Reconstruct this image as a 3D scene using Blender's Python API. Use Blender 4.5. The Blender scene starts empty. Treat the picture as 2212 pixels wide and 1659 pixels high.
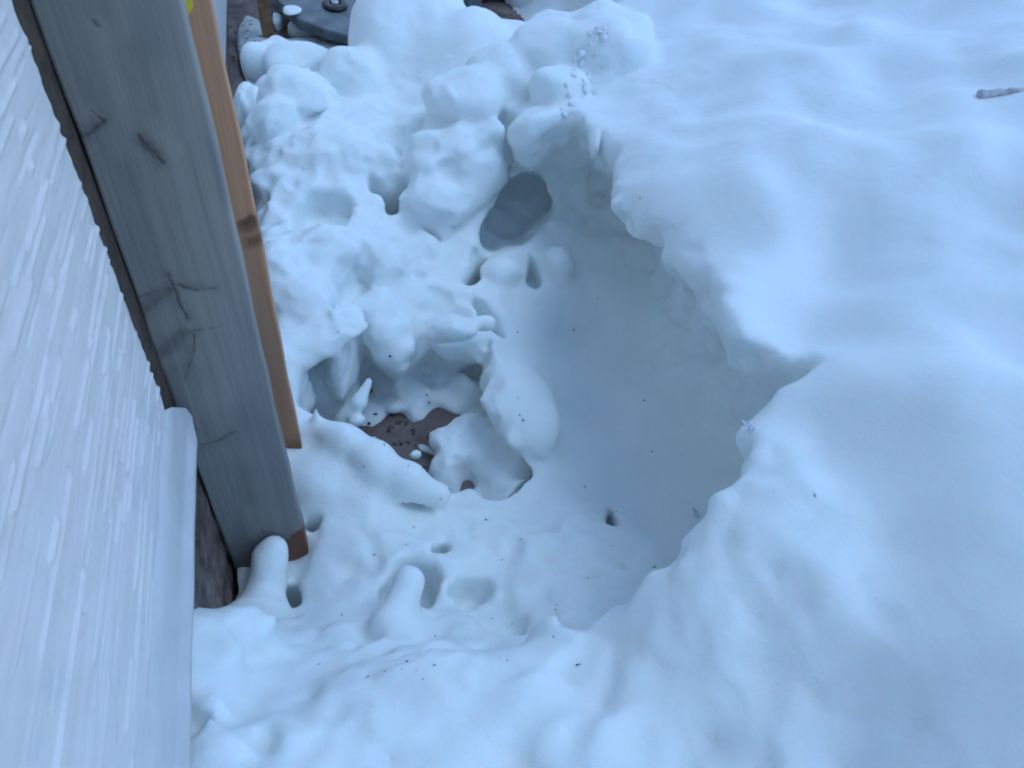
import bpy, bmesh, math, random
import numpy as np
from mathutils import Vector, Matrix
from mathutils.bvhtree import BVHTree

random.seed(7)
rng = np.random.default_rng(11)
scene = bpy.context.scene
col = scene.collection

# ------------------------------------------------------------------ camera
W, HH, F = 2212., 1659., 1632.          # pixel frame used for measuring the photograph
CAM_H = 1.6


def nrm(v):
    v = np.array(v, float)
    return v / np.linalg.norm(v)


_up = -nrm([-136, -1688, -1632])
_yw = np.array([-641, 1630, -1632.])
_yw = nrm(_yw - _up * (_yw @ _up))
_xw = np.cross(_yw, _up)
R = np.array([_xw, _yw, _up])
C = np.array([0, 0, CAM_H])
cam = bpy.data.cameras.new('camera')
cam.sensor_width = 36
cam.lens = 36 * F / W
cam.clip_start = 0.01
cam.clip_end = 500
camo = bpy.data.objects.new('camera', cam)
col.objects.link(camo)
m4 = Matrix.Identity(4)
for i in range(3):
    for j in range(3):
        m4[i][j] = R[i][j]
    m4[i][3] = C[i]
camo.matrix_world = m4
scene.camera = camo

# ------------------------------------------------------------------ sky and sun lamp
SUN_EL, SUN_AZ = math.radians(62), math.radians(100)   # azimuth from +Y towards +X: open side of the yard; lamp stands in for open sky
world = bpy.data.worlds.new('World')
scene.world = world
world.use_nodes = True
wn = world.node_tree
sky = wn.nodes.new('ShaderNodeTexSky')
sky.sky_type = 'NISHITA'
sky.sun_disc = False
sky.sun_elevation = SUN_EL
sky.sun_rotation = SUN_AZ
sky.air_density = 1.0
sky.dust_density = 0.0
sky.ozone_density = 5.0
bg = wn.nodes['Background']
bg.inputs['Strength'].default_value = 0.13
wn.links.new(sky.outputs[0], bg.inputs[0])
sun = bpy.data.lights.new('sun', 'SUN')
sun.energy = .62
sun.angle = math.radians(32)
sun.color = (.57, .77, 1)  # bluish: lamp added in place of soft light from the open sky
suno = bpy.data.objects.new('sun', sun)
col.objects.link(suno)
sd = Vector((math.sin(SUN_AZ) * math.cos(SUN_EL), math.cos(SUN_AZ) * math.cos(SUN_EL), math.sin(SUN_EL)))
suno.rotation_euler = sd.to_track_quat('Z', 'Y').to_euler()
scene.view_settings.view_transform = 'Standard'
scene.view_settings.look = 'None'
scene.view_settings.gamma = 1
scene.view_settings.exposure = .88
scene.render.engine = 'CYCLES'
scene.cycles.max_bounces = 14
scene.cycles.diffuse_bounces = 5
scene.cycles.use_denoising = True
scene.cycles.filter_width = 2.0
scene.cycles.use_adaptive_sampling = True
scene.cycles.adaptive_threshold = .04


# ------------------------------------------------------------------ measuring helpers
def ray(u, v):
    return R @ np.array([u - W / 2, -(v - HH / 2), -F])


def atz(u, v, z):
    r = ray(u, v)
    return C + r * ((z - CAM_H) / r[2])


def atx(u, v, x):
    r = ray(u, v)
    return C + r * (x / r[0])


def aty(u, v, y):
    r = ray(u, v)
    return C + r * (y / r[1])


# ------------------------------------------------------------------ object helpers
def link(name, me, mat=None, parent=None, label=None, cat=None, group=None, kind=None):
    o = bpy.data.objects.new(name, me)
    col.objects.link(o)
    if mat is not None and me is not None:
        me.materials.append(mat)
    if parent is not None:
        o.parent = parent
    if label: o['label'] = label
    if cat: o['category'] = cat
    if group: o['group'] = group
    if kind: o['kind'] = kind
    return o


def mesh_np(name, V, Q, smooth=True):
    me = bpy.data.meshes.new(name)
    V = np.asarray(V, np.float32)
    Q = np.asarray(Q, np.int32)
    n = Q.shape[1]
    me.vertices.add(len(V))
    me.vertices.foreach_set('co', V.ravel())
    me.loops.add(Q.size)
    me.loops.foreach_set('vertex_index', Q.ravel())
    me.polygons.add(len(Q))
    me.polygons.foreach_set('loop_start', np.arange(0, Q.size, n, dtype=np.int32))
    me.update(calc_edges=True)
    me.validate()
    if smooth:
        me.polygons.foreach_set('use_smooth', np.ones(len(me.polygons), bool))
    return me


def bm_mesh(bm, name, smooth=False):
    me = bpy.data.meshes.new(name)
    bmesh.ops.recalc_face_normals(bm, faces=bm.faces)
    bm.to_mesh(me)
    bm.free()
    if smooth:
        for p in me.polygons: p.use_smooth = True
    return me


def box_mesh(name, x0, x1, y0, y1, z0, z1, bev=0.003, seg=2):
    bm = bmesh.new()
    bmesh.ops.create_cube(bm, size=1)
    for v in bm.verts:
        v.co = Vector(((x0 + x1) / 2 + v.co.x * (x1 - x0), (y0 + y1) / 2 + v.co.y * (y1 - y0), (z0 + z1) / 2 + v.co.z * (z1 - z0)))
    if bev: bmesh.ops.bevel(bm, geom=bm.edges[:], offset=bev, segments=seg, affect='EDGES', profile=.5)
    return bm_mesh(bm, name)


# ------------------------------------------------------------------ material helpers
class NT:
    def __init__(s, name):
        s.mat = bpy.data.materials.new(name)
        s.mat.use_nodes = True
        s.t = s.mat.node_tree
        s.b = s.t.nodes['Principled BSDF']
        s.co = s.n('ShaderNodeTexCoord').outputs['Object']

    def n(s, typ, **k):
        nd = s.t.nodes.new(typ)
        for a, b in k.items(): setattr(nd, a, b)
        return nd

    def l(s, a, b): s.t.links.new(a, b)

    def put(s, sock, val):
        if hasattr(val, 'is_output') or isinstance(val, bpy.types.NodeSocket): s.l(val, sock)
        else: sock.default_value = val

    def math(s, op, a, b=None, c=None, clamp=False):
        nd = s.n('ShaderNodeMath', operation=op, use_clamp=clamp)
        s.put(nd.inputs[0], a)
        if b is not None: s.put(nd.inputs[1], b)
        if c is not None: s.put(nd.inputs[2], c)
        return nd.outputs[0]

    def mapping(s, scale=(1, 1, 1), rot=(0, 0, 0), loc=(0, 0, 0), vec=None):
        nd = s.n('ShaderNodeMapping')
        s.l(vec or s.co, nd.inputs[0])
        nd.inputs['Scale'].default_value = scale
        nd.inputs['Rotation'].default_value = rot
        nd.inputs['Location'].default_value = loc
        return nd.outputs[0]

    def noise(s, scale, detail=3, rough=.5, vec=None, dist=0):
        nd = s.n('ShaderNodeTexNoise')
        s.l(vec or s.co, nd.inputs['Vector'])
        nd.inputs['Scale'].default_value = scale
        nd.inputs['Detail'].default_value = detail
        nd.inputs['Roughness'].default_value = rough
        nd.inputs['Distortion'].default_value = dist
        return nd.outputs['Fac']

    def rng(s, v, a, b, c=0, d=1):
        nd = s.n('ShaderNodeMapRange', interpolation_type='SMOOTHSTEP')
        s.put(nd.inputs[0], v)
        for i, q in enumerate((a, b, c, d)): nd.inputs[i + 1].default_value = q
        return nd.outputs[0]

    def ramp(s, v, stops):
        nd = s.n('ShaderNodeValToRGB')
        cr = nd.color_ramp
        while len(cr.elements) < len(stops): cr.elements.new(.5)
        for e, (p, c) in zip(cr.elements, stops):
            e.position = p
            e.color = (*c, 1)
        s.l(v, nd.inputs[0])
        return nd.outputs[0]

    def mix(s, f, a, b, mode='MIX'):
        nd = s.n('ShaderNodeMix', data_type='RGBA', blend_type=mode)
        s.put(nd.inputs['Factor'], f)
        for k, v in (('A', a), ('B', b)):
            sk = [i for i in nd.inputs if i.name == k and i.type == 'RGBA'][0]
            if isinstance(v, tuple): sk.default_value = (*v, 1)
            else: s.l(v, sk)
        return [o for o in nd.outputs if o.type == 'RGBA'][0]

    def col(s, c):
        if isinstance(c, tuple): s.b.inputs['Base Color'].default_value = (*c, 1)
        else: s.l(c, s.b.inputs['Base Color'])

    def rough(s, v): s.put(s.b.inputs['Roughness'], v)

    def bump(s, h, strength=.3, dist=.01):
        nd = s.n('ShaderNodeBump')
        nd.inputs['Strength'].default_value = strength
        nd.inputs['Distance'].default_value = dist
        s.l(h, nd.inputs['Height'])
        s.l(nd.outputs[0], s.b.inputs['Normal'])


def plain(name, c, rough=.6, var=.25, scale=25):
    t = NT(name)
    f = t.noise(scale, 4, .6)
    t.col(t.ramp(f, [(.3, tuple(q * (1 - var) for q in c)), (.7, tuple(min(1, q * (1 + var)) for q in c))]))
    t.rough(rough)
    t.bump(f, .15, .004)
    return t.mat


def snow_material():
    t = NT('snow')
    a = t.noise(9, 4, .55)
    t.col(t.ramp(a, [(.3, (.80, .855, .838)), (.7, (.84, .885, .87))]))
    t.rough(.55)
    t.b.inputs['Specular IOR Level'].default_value = .25
    n1 = t.noise(60, 3, .55)
    n2 = t.noise(260, 2, .5)
    h = t.math('ADD', t.math('MULTIPLY', n1, 1.0), t.math('MULTIPLY', n2, .45))
    t.bump(h, .38, .006)
    t.b.inputs['Subsurface Weight'].default_value = SSS
    t.b.inputs['Subsurface Radius'].default_value = (.6, .9, 1.0)
    t.b.inputs['Subsurface Scale'].default_value = .02
    return t.mat


SSS = 1.0


def ice_material():
    t = NT('ice')
    t.col((.82, .92, .95))
    t.rough(.12)
    t.b.inputs['IOR'].default_value = 1.31
    t.b.inputs['Transmission Weight'].default_value = .75
    t.bump(t.noise(90, 2), .3, .004)
    return t.mat


def seg_dist(t, px, pz, a, b):
    """distance in the board's plane from (px,pz) to the segment a-b"""
    ax, az = a
    dx, dz = b[0] - a[0], b[1] - a[1]
    L2 = dx * dx + dz * dz + 1e-9
    rx = t.math('SUBTRACT', px, ax)
    rz = t.math('SUBTRACT', pz, az)
    h = t.math('DIVIDE', t.math('ADD', t.math('MULTIPLY', rx, dx), t.math('MULTIPLY', rz, dz)), L2, clamp=True)
    ex = t.math('SUBTRACT', rx, t.math('MULTIPLY', h, dx))
    ez = t.math('SUBTRACT', rz, t.math('MULTIPLY', h, dz))
    return t.math('SQRT', t.math('ADD', t.math('MULTIPLY', ex, ex), t.math('MULTIPLY', ez, ez)))


def grey_wood(face_y):
    t = NT('weathered_wood')
    sep = t.n('ShaderNodeSeparateXYZ')
    wob = t.n('ShaderNodeTexNoise')
    wob.inputs['Scale'].default_value = 22
    t.l(t.co, wob.inputs['Vector'])
    add = t.n('ShaderNodeVectorMath', operation='MULTIPLY_ADD')
    t.l(wob.outputs['Color'], add.inputs[0])
    add.inputs[1].default_value = (.016, 0, .016)
    wob.inputs['Detail'].default_value = 4
    t.l(t.co, add.inputs[2])
    t.l(add.outputs[0], sep.inputs[0])
    px, pz = sep.outputs['X'], sep.outputs['Z']
    grain = t.noise(1, 5, .6, vec=t.mapping((75, 40, 2.2)), dist=.6)
    grain2 = t.noise(1, 3, .6, vec=t.mapping((260, 90, 5)))
    blot = t.noise(1, 3, .55, vec=t.mapping((13, 13, 3.5)))
    c = t.ramp(grain, [(.3, (.225, .218, .202)), (.5, (.262, .252, .232)), (.72, (.30, .288, .26))])
    c = t.mix(t.rng(blot, .45, .7, 0, .6), c, (.165, .172, .175))
    c = t.mix(t.rng(t.noise(1, 3, .5, vec=t.mapping((17, 20, 3), loc=(3, 1, 5))), .55, .75, 0, .25), c, (.27, .25, .205))
    c = t.mix(t.rng(grain2, .55, .8, 0, .2), c, (.12, .115, .11))
    off = .008

    def P(u, v):
        p = aty(u, v, face_y)
        return (p[0] + off, p[2] + off)
    dark = None
    soft = t.math('MULTIPLY', t.math('SUBTRACT', t.noise(38, 4, .65), .5), .02)
    fine = t.math('MULTIPLY', t.math('SUBTRACT', t.noise(110, 3, .6), .5), .006)
    cracks = [((364, 592), (378, 630), .0030), ((378, 630), (388, 655), .0042), ((388, 655), (402, 692), .0026), ((300, 690), (340, 655), .0020), ((340, 655), (374, 626), .0030), ((385, 618), (420, 628), .0028),
              ((420, 628), (462, 622), .0014), ((302, 642), (365, 624), .0014), ((405, 724), (432, 714), .0024), ((432, 714), (475, 710), .0012), ((420, 728), (416, 760), .0022), ((416, 760), (396, 822), .0014),
              ((432, 962), (470, 950), .0022), ((470, 950), (508, 930), .0012), ((158, 302), (200, 285), .0026), ((200, 285), (224, 262), .0034), ((224, 262), (196, 238), .0018),
              ((312, 312), (330, 332), .0060), ((300, 290), (312, 312), .0024), ((330, 332), (350, 350), .0026), ((202, 46), (212, 56), .0036), ((560, 1148), (598, 1153), .0018)]
    for a, b, w in cracks:
        d = t.math('ADD', seg_dist(t, px, pz, P(*a), P(*b)), fine)
        k = t.rng(d, -w * .4, w * 1.7, 1, 0)
        dark = k if dark is None else t.math('MAXIMUM', dark, k)
    halo = None
    for a, b, r, g in [((305, 295), (345, 345), .016, .8), ((170, 300), (225, 260), .016, .55), ((310, 670), (375, 620), .022, .75), ((345, 765), (395, 725), .020, .9), ((365, 590), (405, 690), .012, .6),
                       ((385, 620), (460, 622), .012, .5), ((416, 720), (400, 820), .012, .45), ((340, 830), (380, 800), .02, .35), ((440, 970), (500, 935), .010, .4), ((300, 100), (330, 250), .02, .3), ((520, 1000), (540, 1080), .025, .3)]:
        d = t.math('ADD', seg_dist(t, px, pz, P(*a), P(*b)), soft)
        k = t.rng(d, -.004, r * 1.2, g, 0)
        halo = k if halo is None else t.math('MAXIMUM', halo, k)
    tan = None
    for a, b, r, g in [((215, 60), (265, 330), .016, .7), ((330, 260), (372, 330), .014, .6), ((415, 640), (445, 690), .018, .7), ((190, 240), (230, 250), .012, .5), ((430, 690), (520, 1000), .012, .35), ((385, 318), (388, 322), .008, .9)]:
        d = t.math('ADD', seg_dist(t, px, pz, P(*a), P(*b)), soft)
        k = t.rng(d, 0, r * 1.5, g, 0)
        tan = k if tan is None else t.math('MAXIMUM', tan, k)
    c = t.mix(t.math('MULTIPLY', tan, .55), c, (.34, .315, .26))
    c = t.mix(t.math('MULTIPLY', halo, .8), c, (.115, .098, .09))
    dark = t.math('MULTIPLY', dark, t.rng(t.noise(45, 3, .6), .3, .6, .35, 1))
    c = t.mix(t.math('MULTIPLY', dark, .62), c, (.04, .028, .024))
    # soaked lower end, dark brown
    s = t.n('ShaderNodeSeparateXYZ')
    t.l(t.co, s.inputs[0])
    pa, pb = aty(585, 1200, face_y), aty(655, 1135, face_y)
    slope = (pb[2] - pa[2]) / (pb[0] - pa[0])
    lim = t.math('ADD', t.math('MULTIPLY', t.math('SUBTRACT', s.outputs['X'], pa[0]), slope), pa[2])
    nz = t.math('MULTIPLY', t.math('SUBTRACT', t.noise(55, 3, .6), .5), .06)
    wet = t.rng(t.math('ADD', t.math('SUBTRACT', lim, s.outputs['Z']), nz), -.003, .006)
    damp = t.rng(t.math('ADD', s.outputs['Z'], nz), .30, .16, 0, .75)
    c = t.mix(damp, c, (.15, .10, .075))
    c = t.mix(wet, c, (.15, .05, .02))
    t.col(c)
    t.rough(t.rng(wet, 0, 1, .8, .4))
    t.bump(t.math('SUBTRACT', t.math('ADD', grain, t.math('MULTIPLY', grain2, .5)), t.math('MULTIPLY', dark, 1.2)), .35, .003)
    return t.mat


def stud_wood(face_y):
    t = NT('fresh_wood')
    grain = t.noise(1, 5, .6, vec=t.mapping((120, 60, 2.0)), dist=.8)
    c = t.ramp(grain, [(.3, (.43, .205, .10)), (.5, (.53, .27, .145)), (.7, (.58, .32, .185))])
    s = t.n('ShaderNodeSeparateXYZ')
    t.l(t.co, s.inputs[0])
    for u, v, r in [(525, 490, .02), (540, 520, .022), (522, 478, .012)]:
        q = aty(u, v, face_y)
        d = seg_dist(t, s.outputs['X'], s.outputs['Z'], (q[0], q[2] - .004), (q[0] + .02, q[2] + .004))
        n = t.math('MULTIPLY', t.math('SUBTRACT', t.noise(60, 3), .5), .02)
        c = t.mix(t.rng(t.math('ADD', d, n), .002, r, .7, 0), c, (.10, .05, .028))
    c = t.mix(t.rng(t.noise(1, 2, .5, vec=t.mapping((30, 30, 2.5), loc=(0, 0, 3))), .45, .65, 0, .55), c, (.44, .27, .17))
    c = t.mix(t.rng(t.math('ADD', s.outputs['Z'], t.math('MULTIPLY', t.noise(40), .05)), .37, .285), c, (.15, .06, .022))
    t.col(c)
    t.rough(.7)
    t.bump(grain, .25, .002)
    return t.mat


def siding_material():
    t = NT('painted_siding')
    a = t.noise(1, 4, .6, vec=t.mapping((30, 6, 55)))
    b = t.noise(14, 5, .65)
    c = t.ramp(a, [(.3, (.61, .58, .565)), (.7, (.69, .66, .65))])
    c = t.mix(t.rng(b, .5, .72, 0, .5), c, (.50, .52, .52))
    sp = t.noise(1, 3, .7, vec=t.mapping((60, 45, 80)))
    c = t.mix(t.rng(sp, .66, .78, 0, .55), c, (.36, .36, .36))
    t.col(c)
    t.rough(.5)
    t.bump(t.noise(180, 2, .5), .12, .002)
    return t.mat


def concrete_material():
    t = NT('stained_concrete')
    a = t.noise(18, 5, .65)
    b = t.noise(60, 3, .6)
    c = t.ramp(a, [(.32, (.03, .02, .016)), (.52, (.13, .095, .08)), (.75, (.24, .19, .165))])
    c = t.mix(t.rng(b, .5, .75, 0, .5), c, (.04, .03, .025))
    t.col(c)
    t.rough(.85)
    t.bump(b, .5, .006)
    return t.mat


def soil_material():
    t = NT('soil')
    a = t.noise(7, 5, .6)
    b = t.noise(28, 4, .6)
    c = t.ramp(a, [(.3, (.09, .062, .052)), (.55, (.19, .145, .13)), (.75, (.28, .225, .21))])
    c = t.mix(t.rng(b, .55, .68, 0, .9), c, (.022, .014, .012))
    t.col(c)
    t.rough(.8)
    t.bump(b, .5, .01)
    return t.mat


M = {}


# ------------------------------------------------------------------ house wall
def sgrid(u0, u1, n): return np.linspace(u0, u1, n)


def build_wall():
    WX = -.228
    root = link('house_wall', None, label='white wood-grain sided house wall with a white trim strip along its foot', cat='wall')
    M['siding'] = siding_material()
    M['concrete'] = concrete_material()
    M['trim'] = plain('white_trim', (.58, .58, .575), .45, .07, 14)
    # embossed near panel
    Yv = sgrid(-.35, .83, 420)
    Zv = sgrid(.813, 1.55, 330)
    YY, ZZ = np.meshgrid(Yv, Zv, indexing='ij')
    h = np.zeros_like(YY)
    r = np.random.default_rng(5)
    for cy, cz, am in ((.09, .007, .0003), (.05, .014, .0003), (.03, .004, .0002)):
        Ay, Az = bspl(Yv, cy), bspl(Zv, cz)
        h += am * (Ay @ r.uniform(-1, 1, (Ay.shape[1], Az.shape[1])) @ Az.T) * 2
    base = h.copy()
    h[:] = 0
    for _ in range(420):
        y0 = r.uniform(-.4, .9)
        z0 = r.uniform(.8, 1.56)
        L = r.choice([.012, .02, .035, .05, .07, .1]) * r.uniform(.8, 1.25)
        w = r.uniform(.0013, .0042)
        a = r.uniform(.0008, .0036) * (1 if r.random() < .85 else -.6)
        i0, i1 = np.searchsorted(Yv, [y0 - L * 1.1, y0 + L * 1.1])
        j0, j1 = np.searchsorted(Zv, [z0 - w * 4, z0 + w * 4])
        if i1 <= i0 or j1 <= j0: continue
        yy, zz = YY[i0:i1, j0:j1], ZZ[i0:i1, j0:j1]
        drift = .014 * r.uniform(-1, 1) * (yy - y0) + .0004 * np.sin((yy - y0) * 90 + r.uniform(0, 6))
        ends = np.clip((L - np.abs(yy - y0)) / .008, 0, 1)
        band = np.exp(-((zz - z0 - drift) / w) ** 4)
        hh = a * ends * band
        h[i0:i1, j0:j1] = np.where(np.abs(hh) > np.abs(h[i0:i1, j0:j1]), hh, h[i0:i1, j0:j1])
    X = WX + h + base
    jag = np.interp(Zv, np.arange(.78, 1.6, .009), r.uniform(-.003, .003, len(np.arange(.78, 1.6, .009))) * r.uniform(0, 1.6, len(np.arange(.78, 1.6, .009))))
    Y2 = YY.copy()
    Y2[-1, :] += jag
    Y2[-2, :] += jag * .6
    V = np.stack([X, Y2, ZZ], -1).reshape(-1, 3)
    nY, nZ = YY.shape
    # a returned edge, so that the sheet has thickness
    Ve = np.stack([np.full(nZ, -.2435), Y2[-1, :] - .002, Zv], -1)
    idx = np.arange(nY * nZ).reshape(nY, nZ)
    Q = np.stack([idx[:-1, :-1], idx[1:, :-1], idx[1:, 1:], idx[:-1, 1:]], -1).reshape(-1, 4)
    e = np.arange(nZ) + nY * nZ
    Q2 = np.stack([idx[-1, :-1], e[:-1], e[1:], idx[-1, 1:]], -1)
    link('siding_panel', mesh_np('siding_panel', np.vstack([V, Ve]), np.vstack([Q, Q2])), M['siding'], root)
    # the rest of the cladding: upper wall, nearer wall, wall beyond the two timbers
    link('siding_panel', box_mesh('upper_cladding', -.248, WX, -6, .83, 1.551, 3.3, 0), M['siding'], root)
    link('siding_panel', box_mesh('near_cladding', -.248, WX, -6, -.351, .80, 1.55, 0), M['siding'], root)
    link('siding_panel', box_mesh('far_cladding', -.248, WX, 1.02, 12, .66, 3.3, 0), M['siding'], root)
    # trim strip: profile swept along the wall, torn at its far end
    prof = [(-.2445, .838, .832), (-.243, .812, .834), (-.243, .801, .836), (-.232, .799, .84), (-.228, .795, .845), (-.2272, .76, .88), (-.2285, .70, .94),
            (-.2285, .671, .952), (-.2222, .667, .948), (-.2215, .651, .915), (-.225, .648, .905), (-.2445, .648, .90)]
    ys = np.concatenate([np.linspace(-6, .2, 8), np.linspace(.25, .80, 24)])
    V, nP = [], len(prof)
    for k, y in enumerate(ys):
        for x, z, ye in prof: V.append((x + .0006 * math.sin(y * 31 + z * 40), y, z))
    for f in (.25, .5, .75, 1.0):
        for i, (x, z, ye) in enumerate(prof):
            V.append((x + (.004 * math.sin(i * 2.1) if f == 1 else 0) * f, ys[-1] + (ye - ys[-1]) * f + (.004 * math.sin(i * 5.3) if f == 1 else 0), z))
    nr = len(ys) + 4
    Q = [(a * nP + b, a * nP + b + 1, (a + 1) * nP + b + 1, (a + 1) * nP + b) for a in range(nr - 1) for b in range(nP - 1)]
    link('trim_strip', mesh_np('trim_strip', V, Q), M['trim'], root)
    link('sheathing', box_mesh('sheathing', -.30, -.251, -6, 12, .60, 3.3, 0), plain('sheathing', (.07, .048, .036), .9, .5, 30), root)
    # foundation, slightly uneven
    Yf = sgrid(-3, 12, 600)
    Zf = sgrid(-.4, .66, 60)
    YY, ZZ = np.meshgrid(Yf, Zf, indexing='ij')
    X = -.256 + .004 * np.sin(YY * 23 + ZZ * 31) * np.sin(ZZ * 47 - YY * 9) + r.normal(0, .0012, YY.shape)
    idx = np.arange(YY.size).reshape(YY.shape)
    Q = np.stack([idx[:-1, :-1], idx[1:, :-1], idx[1:, 1:], idx[:-1, 1:]], -1).reshape(-1, 4)
    link('foundation', mesh_np('foundation', np.stack([X, YY, ZZ], -1).reshape(-1, 3), Q), M['concrete'], root)
    # pale panel at the foot of the far wall
    bm = bmesh.new()
    pts = [(2.2, .66), (2.2, .36), (3.4, .31), (4.4, .235), (6.5, .10), (6.5, .66)]
    a = [bm.verts.new((-.222, y, z)) for y, z in pts]
    b = [bm.verts.new((-.247, y, z)) for y, z in pts]
    bm.faces.new(a)
    for i in range(len(pts)): bm.faces.new((a[i], b[i], b[(i + 1) % 6], a[(i + 1) % 6]))
    link('foot_panel', bm_mesh(bm, 'foot_panel'), M['trim'], root)
    link('roof_slab', box_mesh('roof_slab', -4.5, -.2, -6.2, 12.2, 3.3, 3.42, 0), plain('roofing', (.12, .11, .11)), root)
    link('rear_cladding', box_mesh('rear_cladding', -4.3, -4.2, -6, 12, -.4, 3.3, 0), M['siding'], root)


def board_mesh(name, x0, x1, y0, y1, z0, z1, bev):
    bm = bmesh.new()
    bmesh.ops.create_cube(bm, size=1)
    for v in bm.verts:
        v.co = Vector(((x0 + x1) / 2 + v.co.x * (x1 - x0), (y0 + y1) / 2 + v.co.y * (y1 - y0), (z0 + z1) / 2 + v.co.z * (z1 - z0)))
    bmesh.ops.bevel(bm, geom=bm.edges[:], offset=bev, segments=3, affect='EDGES', profile=.5)
    ed = [e for e in bm.edges if abs(e.verts[0].co.z - e.verts[1].co.z) > .5]
    bmesh.ops.subdivide_edges(bm, edges=ed, cuts=40, use_grid_fill=True)
    r = random.Random(name)
    ph = r.uniform(0, 6)
    for v in bm.verts:
        z = v.co.z
        v.co.x += .0016 * math.sin(z * 7 + ph) + .0008 * math.sin(z * 29 + ph * 2) + r.uniform(-.0003, .0003)
        v.co.y += .0012 * math.sin(z * 9 + ph)
    return bm_mesh(bm, name)


def build_timbers():
    link('weathered_board', board_mesh('weathered_board', -.2505, -.0975, .97, 1.008, .04, 1.95, .0045), grey_wood(.97),
         label='wide weathered grey upright board with cracked knots and a wet brown foot', cat='board')
    link('brown_timber', board_mesh('brown_timber', -.2505, -.0812, 1.2, 1.238, .262, 1.9, .004), stud_wood(1.2),
         label='narrower orange-brown upright timber behind the grey board', cat='board')
    # yellow tag stuck out behind the grey board
    pts = [aty(u, v, 1.03) for u, v in ((370, -30), (415, -20), (417, 16), (404, 36), (370, 30))]
    bm = bmesh.new()
    a = [bm.verts.new(p) for p in pts]
    b = [bm.verts.new(p + np.array([0, .0015, 0])) for p in pts]
    bm.faces.new(a)
    bm.faces.new(b[::-1])
    for i in range(5): bm.faces.new((a[i], b[i], b[(i + 1) % 5], a[(i + 1) % 5]))
    link('yellow_tag', bm_mesh(bm, 'yellow_tag'), plain('yellow_paper', (.75, .62, .05), .6, .1), label='small yellow tag sticking out behind the grey board', cat='tag')


# ------------------------------------------------------------------ snow: a solid field, turned into a surface
VOX = 0.0075


def axis(a, b, core0, core1, step, grow):
    xs = list(np.arange(core0, core1 + 1e-6, step))
    s = step
    while xs[-1] < b:
        s *= grow
        xs.append(xs[-1] + s)
    s = step
    while xs[0] > a:
        s *= grow
        xs.insert(0, xs[0] - s)
    return np.array(xs)


GX = axis(-.30, 7.0, -.28, 1.35, VOX, 1.06)
GY = axis(-1.4, 6.0, .45, 2.5, VOX, 1.05)
GZ = np.arange(-.03, 1.26, VOX)


def bspl(coords, cell, off=0.):
    p = coords / cell + off
    base = np.floor(p).astype(int)
    lo = base.min() - 1
    n = base.max() + 3 - lo
    A = np.zeros((len(coords), n), np.float32)
    t = p - base
    w = [(1 - t) ** 3 / 6, (3 * t ** 3 - 6 * t ** 2 + 4) / 6, (-3 * t ** 3 + 3 * t ** 2 + 3 * t + 1) / 6, t ** 3 / 6]
    for k in range(4): A[np.arange(len(coords)), base - 1 + k - lo] = w[k]
    return A


def noise3(cell, seed, xs=None, ys=None, zs=None):
    r = np.random.default_rng(seed)
    A, B, D = (bspl(q, cell, .37) for q in ((GX if xs is None else xs), (GY if ys is None else ys), (GZ if zs is None else zs)))
    L = r.uniform(-1, 1, (A.shape[1], B.shape[1], D.shape[1])).astype(np.float32) * 2
    T = np.tensordot(A, L, (1, 0))
    T = np.einsum('xbd,yb->xyd', T, B, optimize=True)
    return np.einsum('xyd,zd->xyz', T, D, optimize=True)


def noise2(cx, cy, seed, rot=0):
    r = np.random.default_rng(seed)
    A, B = bspl(GX, cx, .2), bspl(GY, cy, .6)
    L = r.uniform(-1, 1, (A.shape[1], B.shape[1])).astype(np.float32) * 2
    return A @ L @ B.T


def smin(a, b, k):
    h = np.maximum(k - np.abs(a - b), 0) / k
    return np.minimum(a, b) - h * h * k * .25


def smax(a, b, k): return -smin(-a, -b, k)


def sstep(a, b, x):
    t = np.clip((x - a) / (b - a), 0, 1)
    return t * t * (3 - 2 * t)


def heightfield(pts, c=.1):
    P = np.array(pts, float)
    d = np.sqrt(((P[:, None, :2] - P[None, :, :2]) ** 2).sum(-1) + c * c)
    n = len(P)
    A = np.block([[d + np.eye(n) * -1e-3, np.ones((n, 1))], [np.ones((1, n)), np.zeros((1, 1))]])
    w = np.linalg.solve(A, np.append(P[:, 2], 0))
    XX, YY = np.meshgrid(GX, GY, indexing='ij')
    H = np.full(XX.shape, w[-1])
    for k in range(n): H += w[k] * np.sqrt((XX - P[k, 0]) ** 2 + (YY - P[k, 1]) ** 2 + c * c)
    return H.astype(np.float32)


def sample2(H, x, y):
    i = np.clip(np.searchsorted(GX, x) - 1, 0, len(GX) - 2)
    j = np.clip(np.searchsorted(GY, y) - 1, 0, len(GY) - 2)
    tx = min(max((x - GX[i]) / (GX[i + 1] - GX[i]), 0), 1)
    ty = min(max((y - GY[j]) / (GY[j + 1] - GY[j]), 0), 1)
    return (H[i, j] * (1 - tx) + H[i + 1, j] * tx) * (1 - ty) + (H[i, j + 1] * (1 - tx) + H[i + 1, j + 1] * tx) * ty


def hit(H, u, v):
    """first point where the line of sight meets the height field"""
    r = ray(u, v)
    r = r / np.linalg.norm(r)
    t = .6
    while t < 6:
        p = C + r * t
        if p[2] < sample2(H, p[0], p[1]): break
        t += .01
    a, b = t - .01, t
    for _ in range(8):
        m = (a + b) / 2
        p = C + r * m
        if p[2] < sample2(H, p[0], p[1]): b = m
        else: a = m
    return C + r * b


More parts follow.
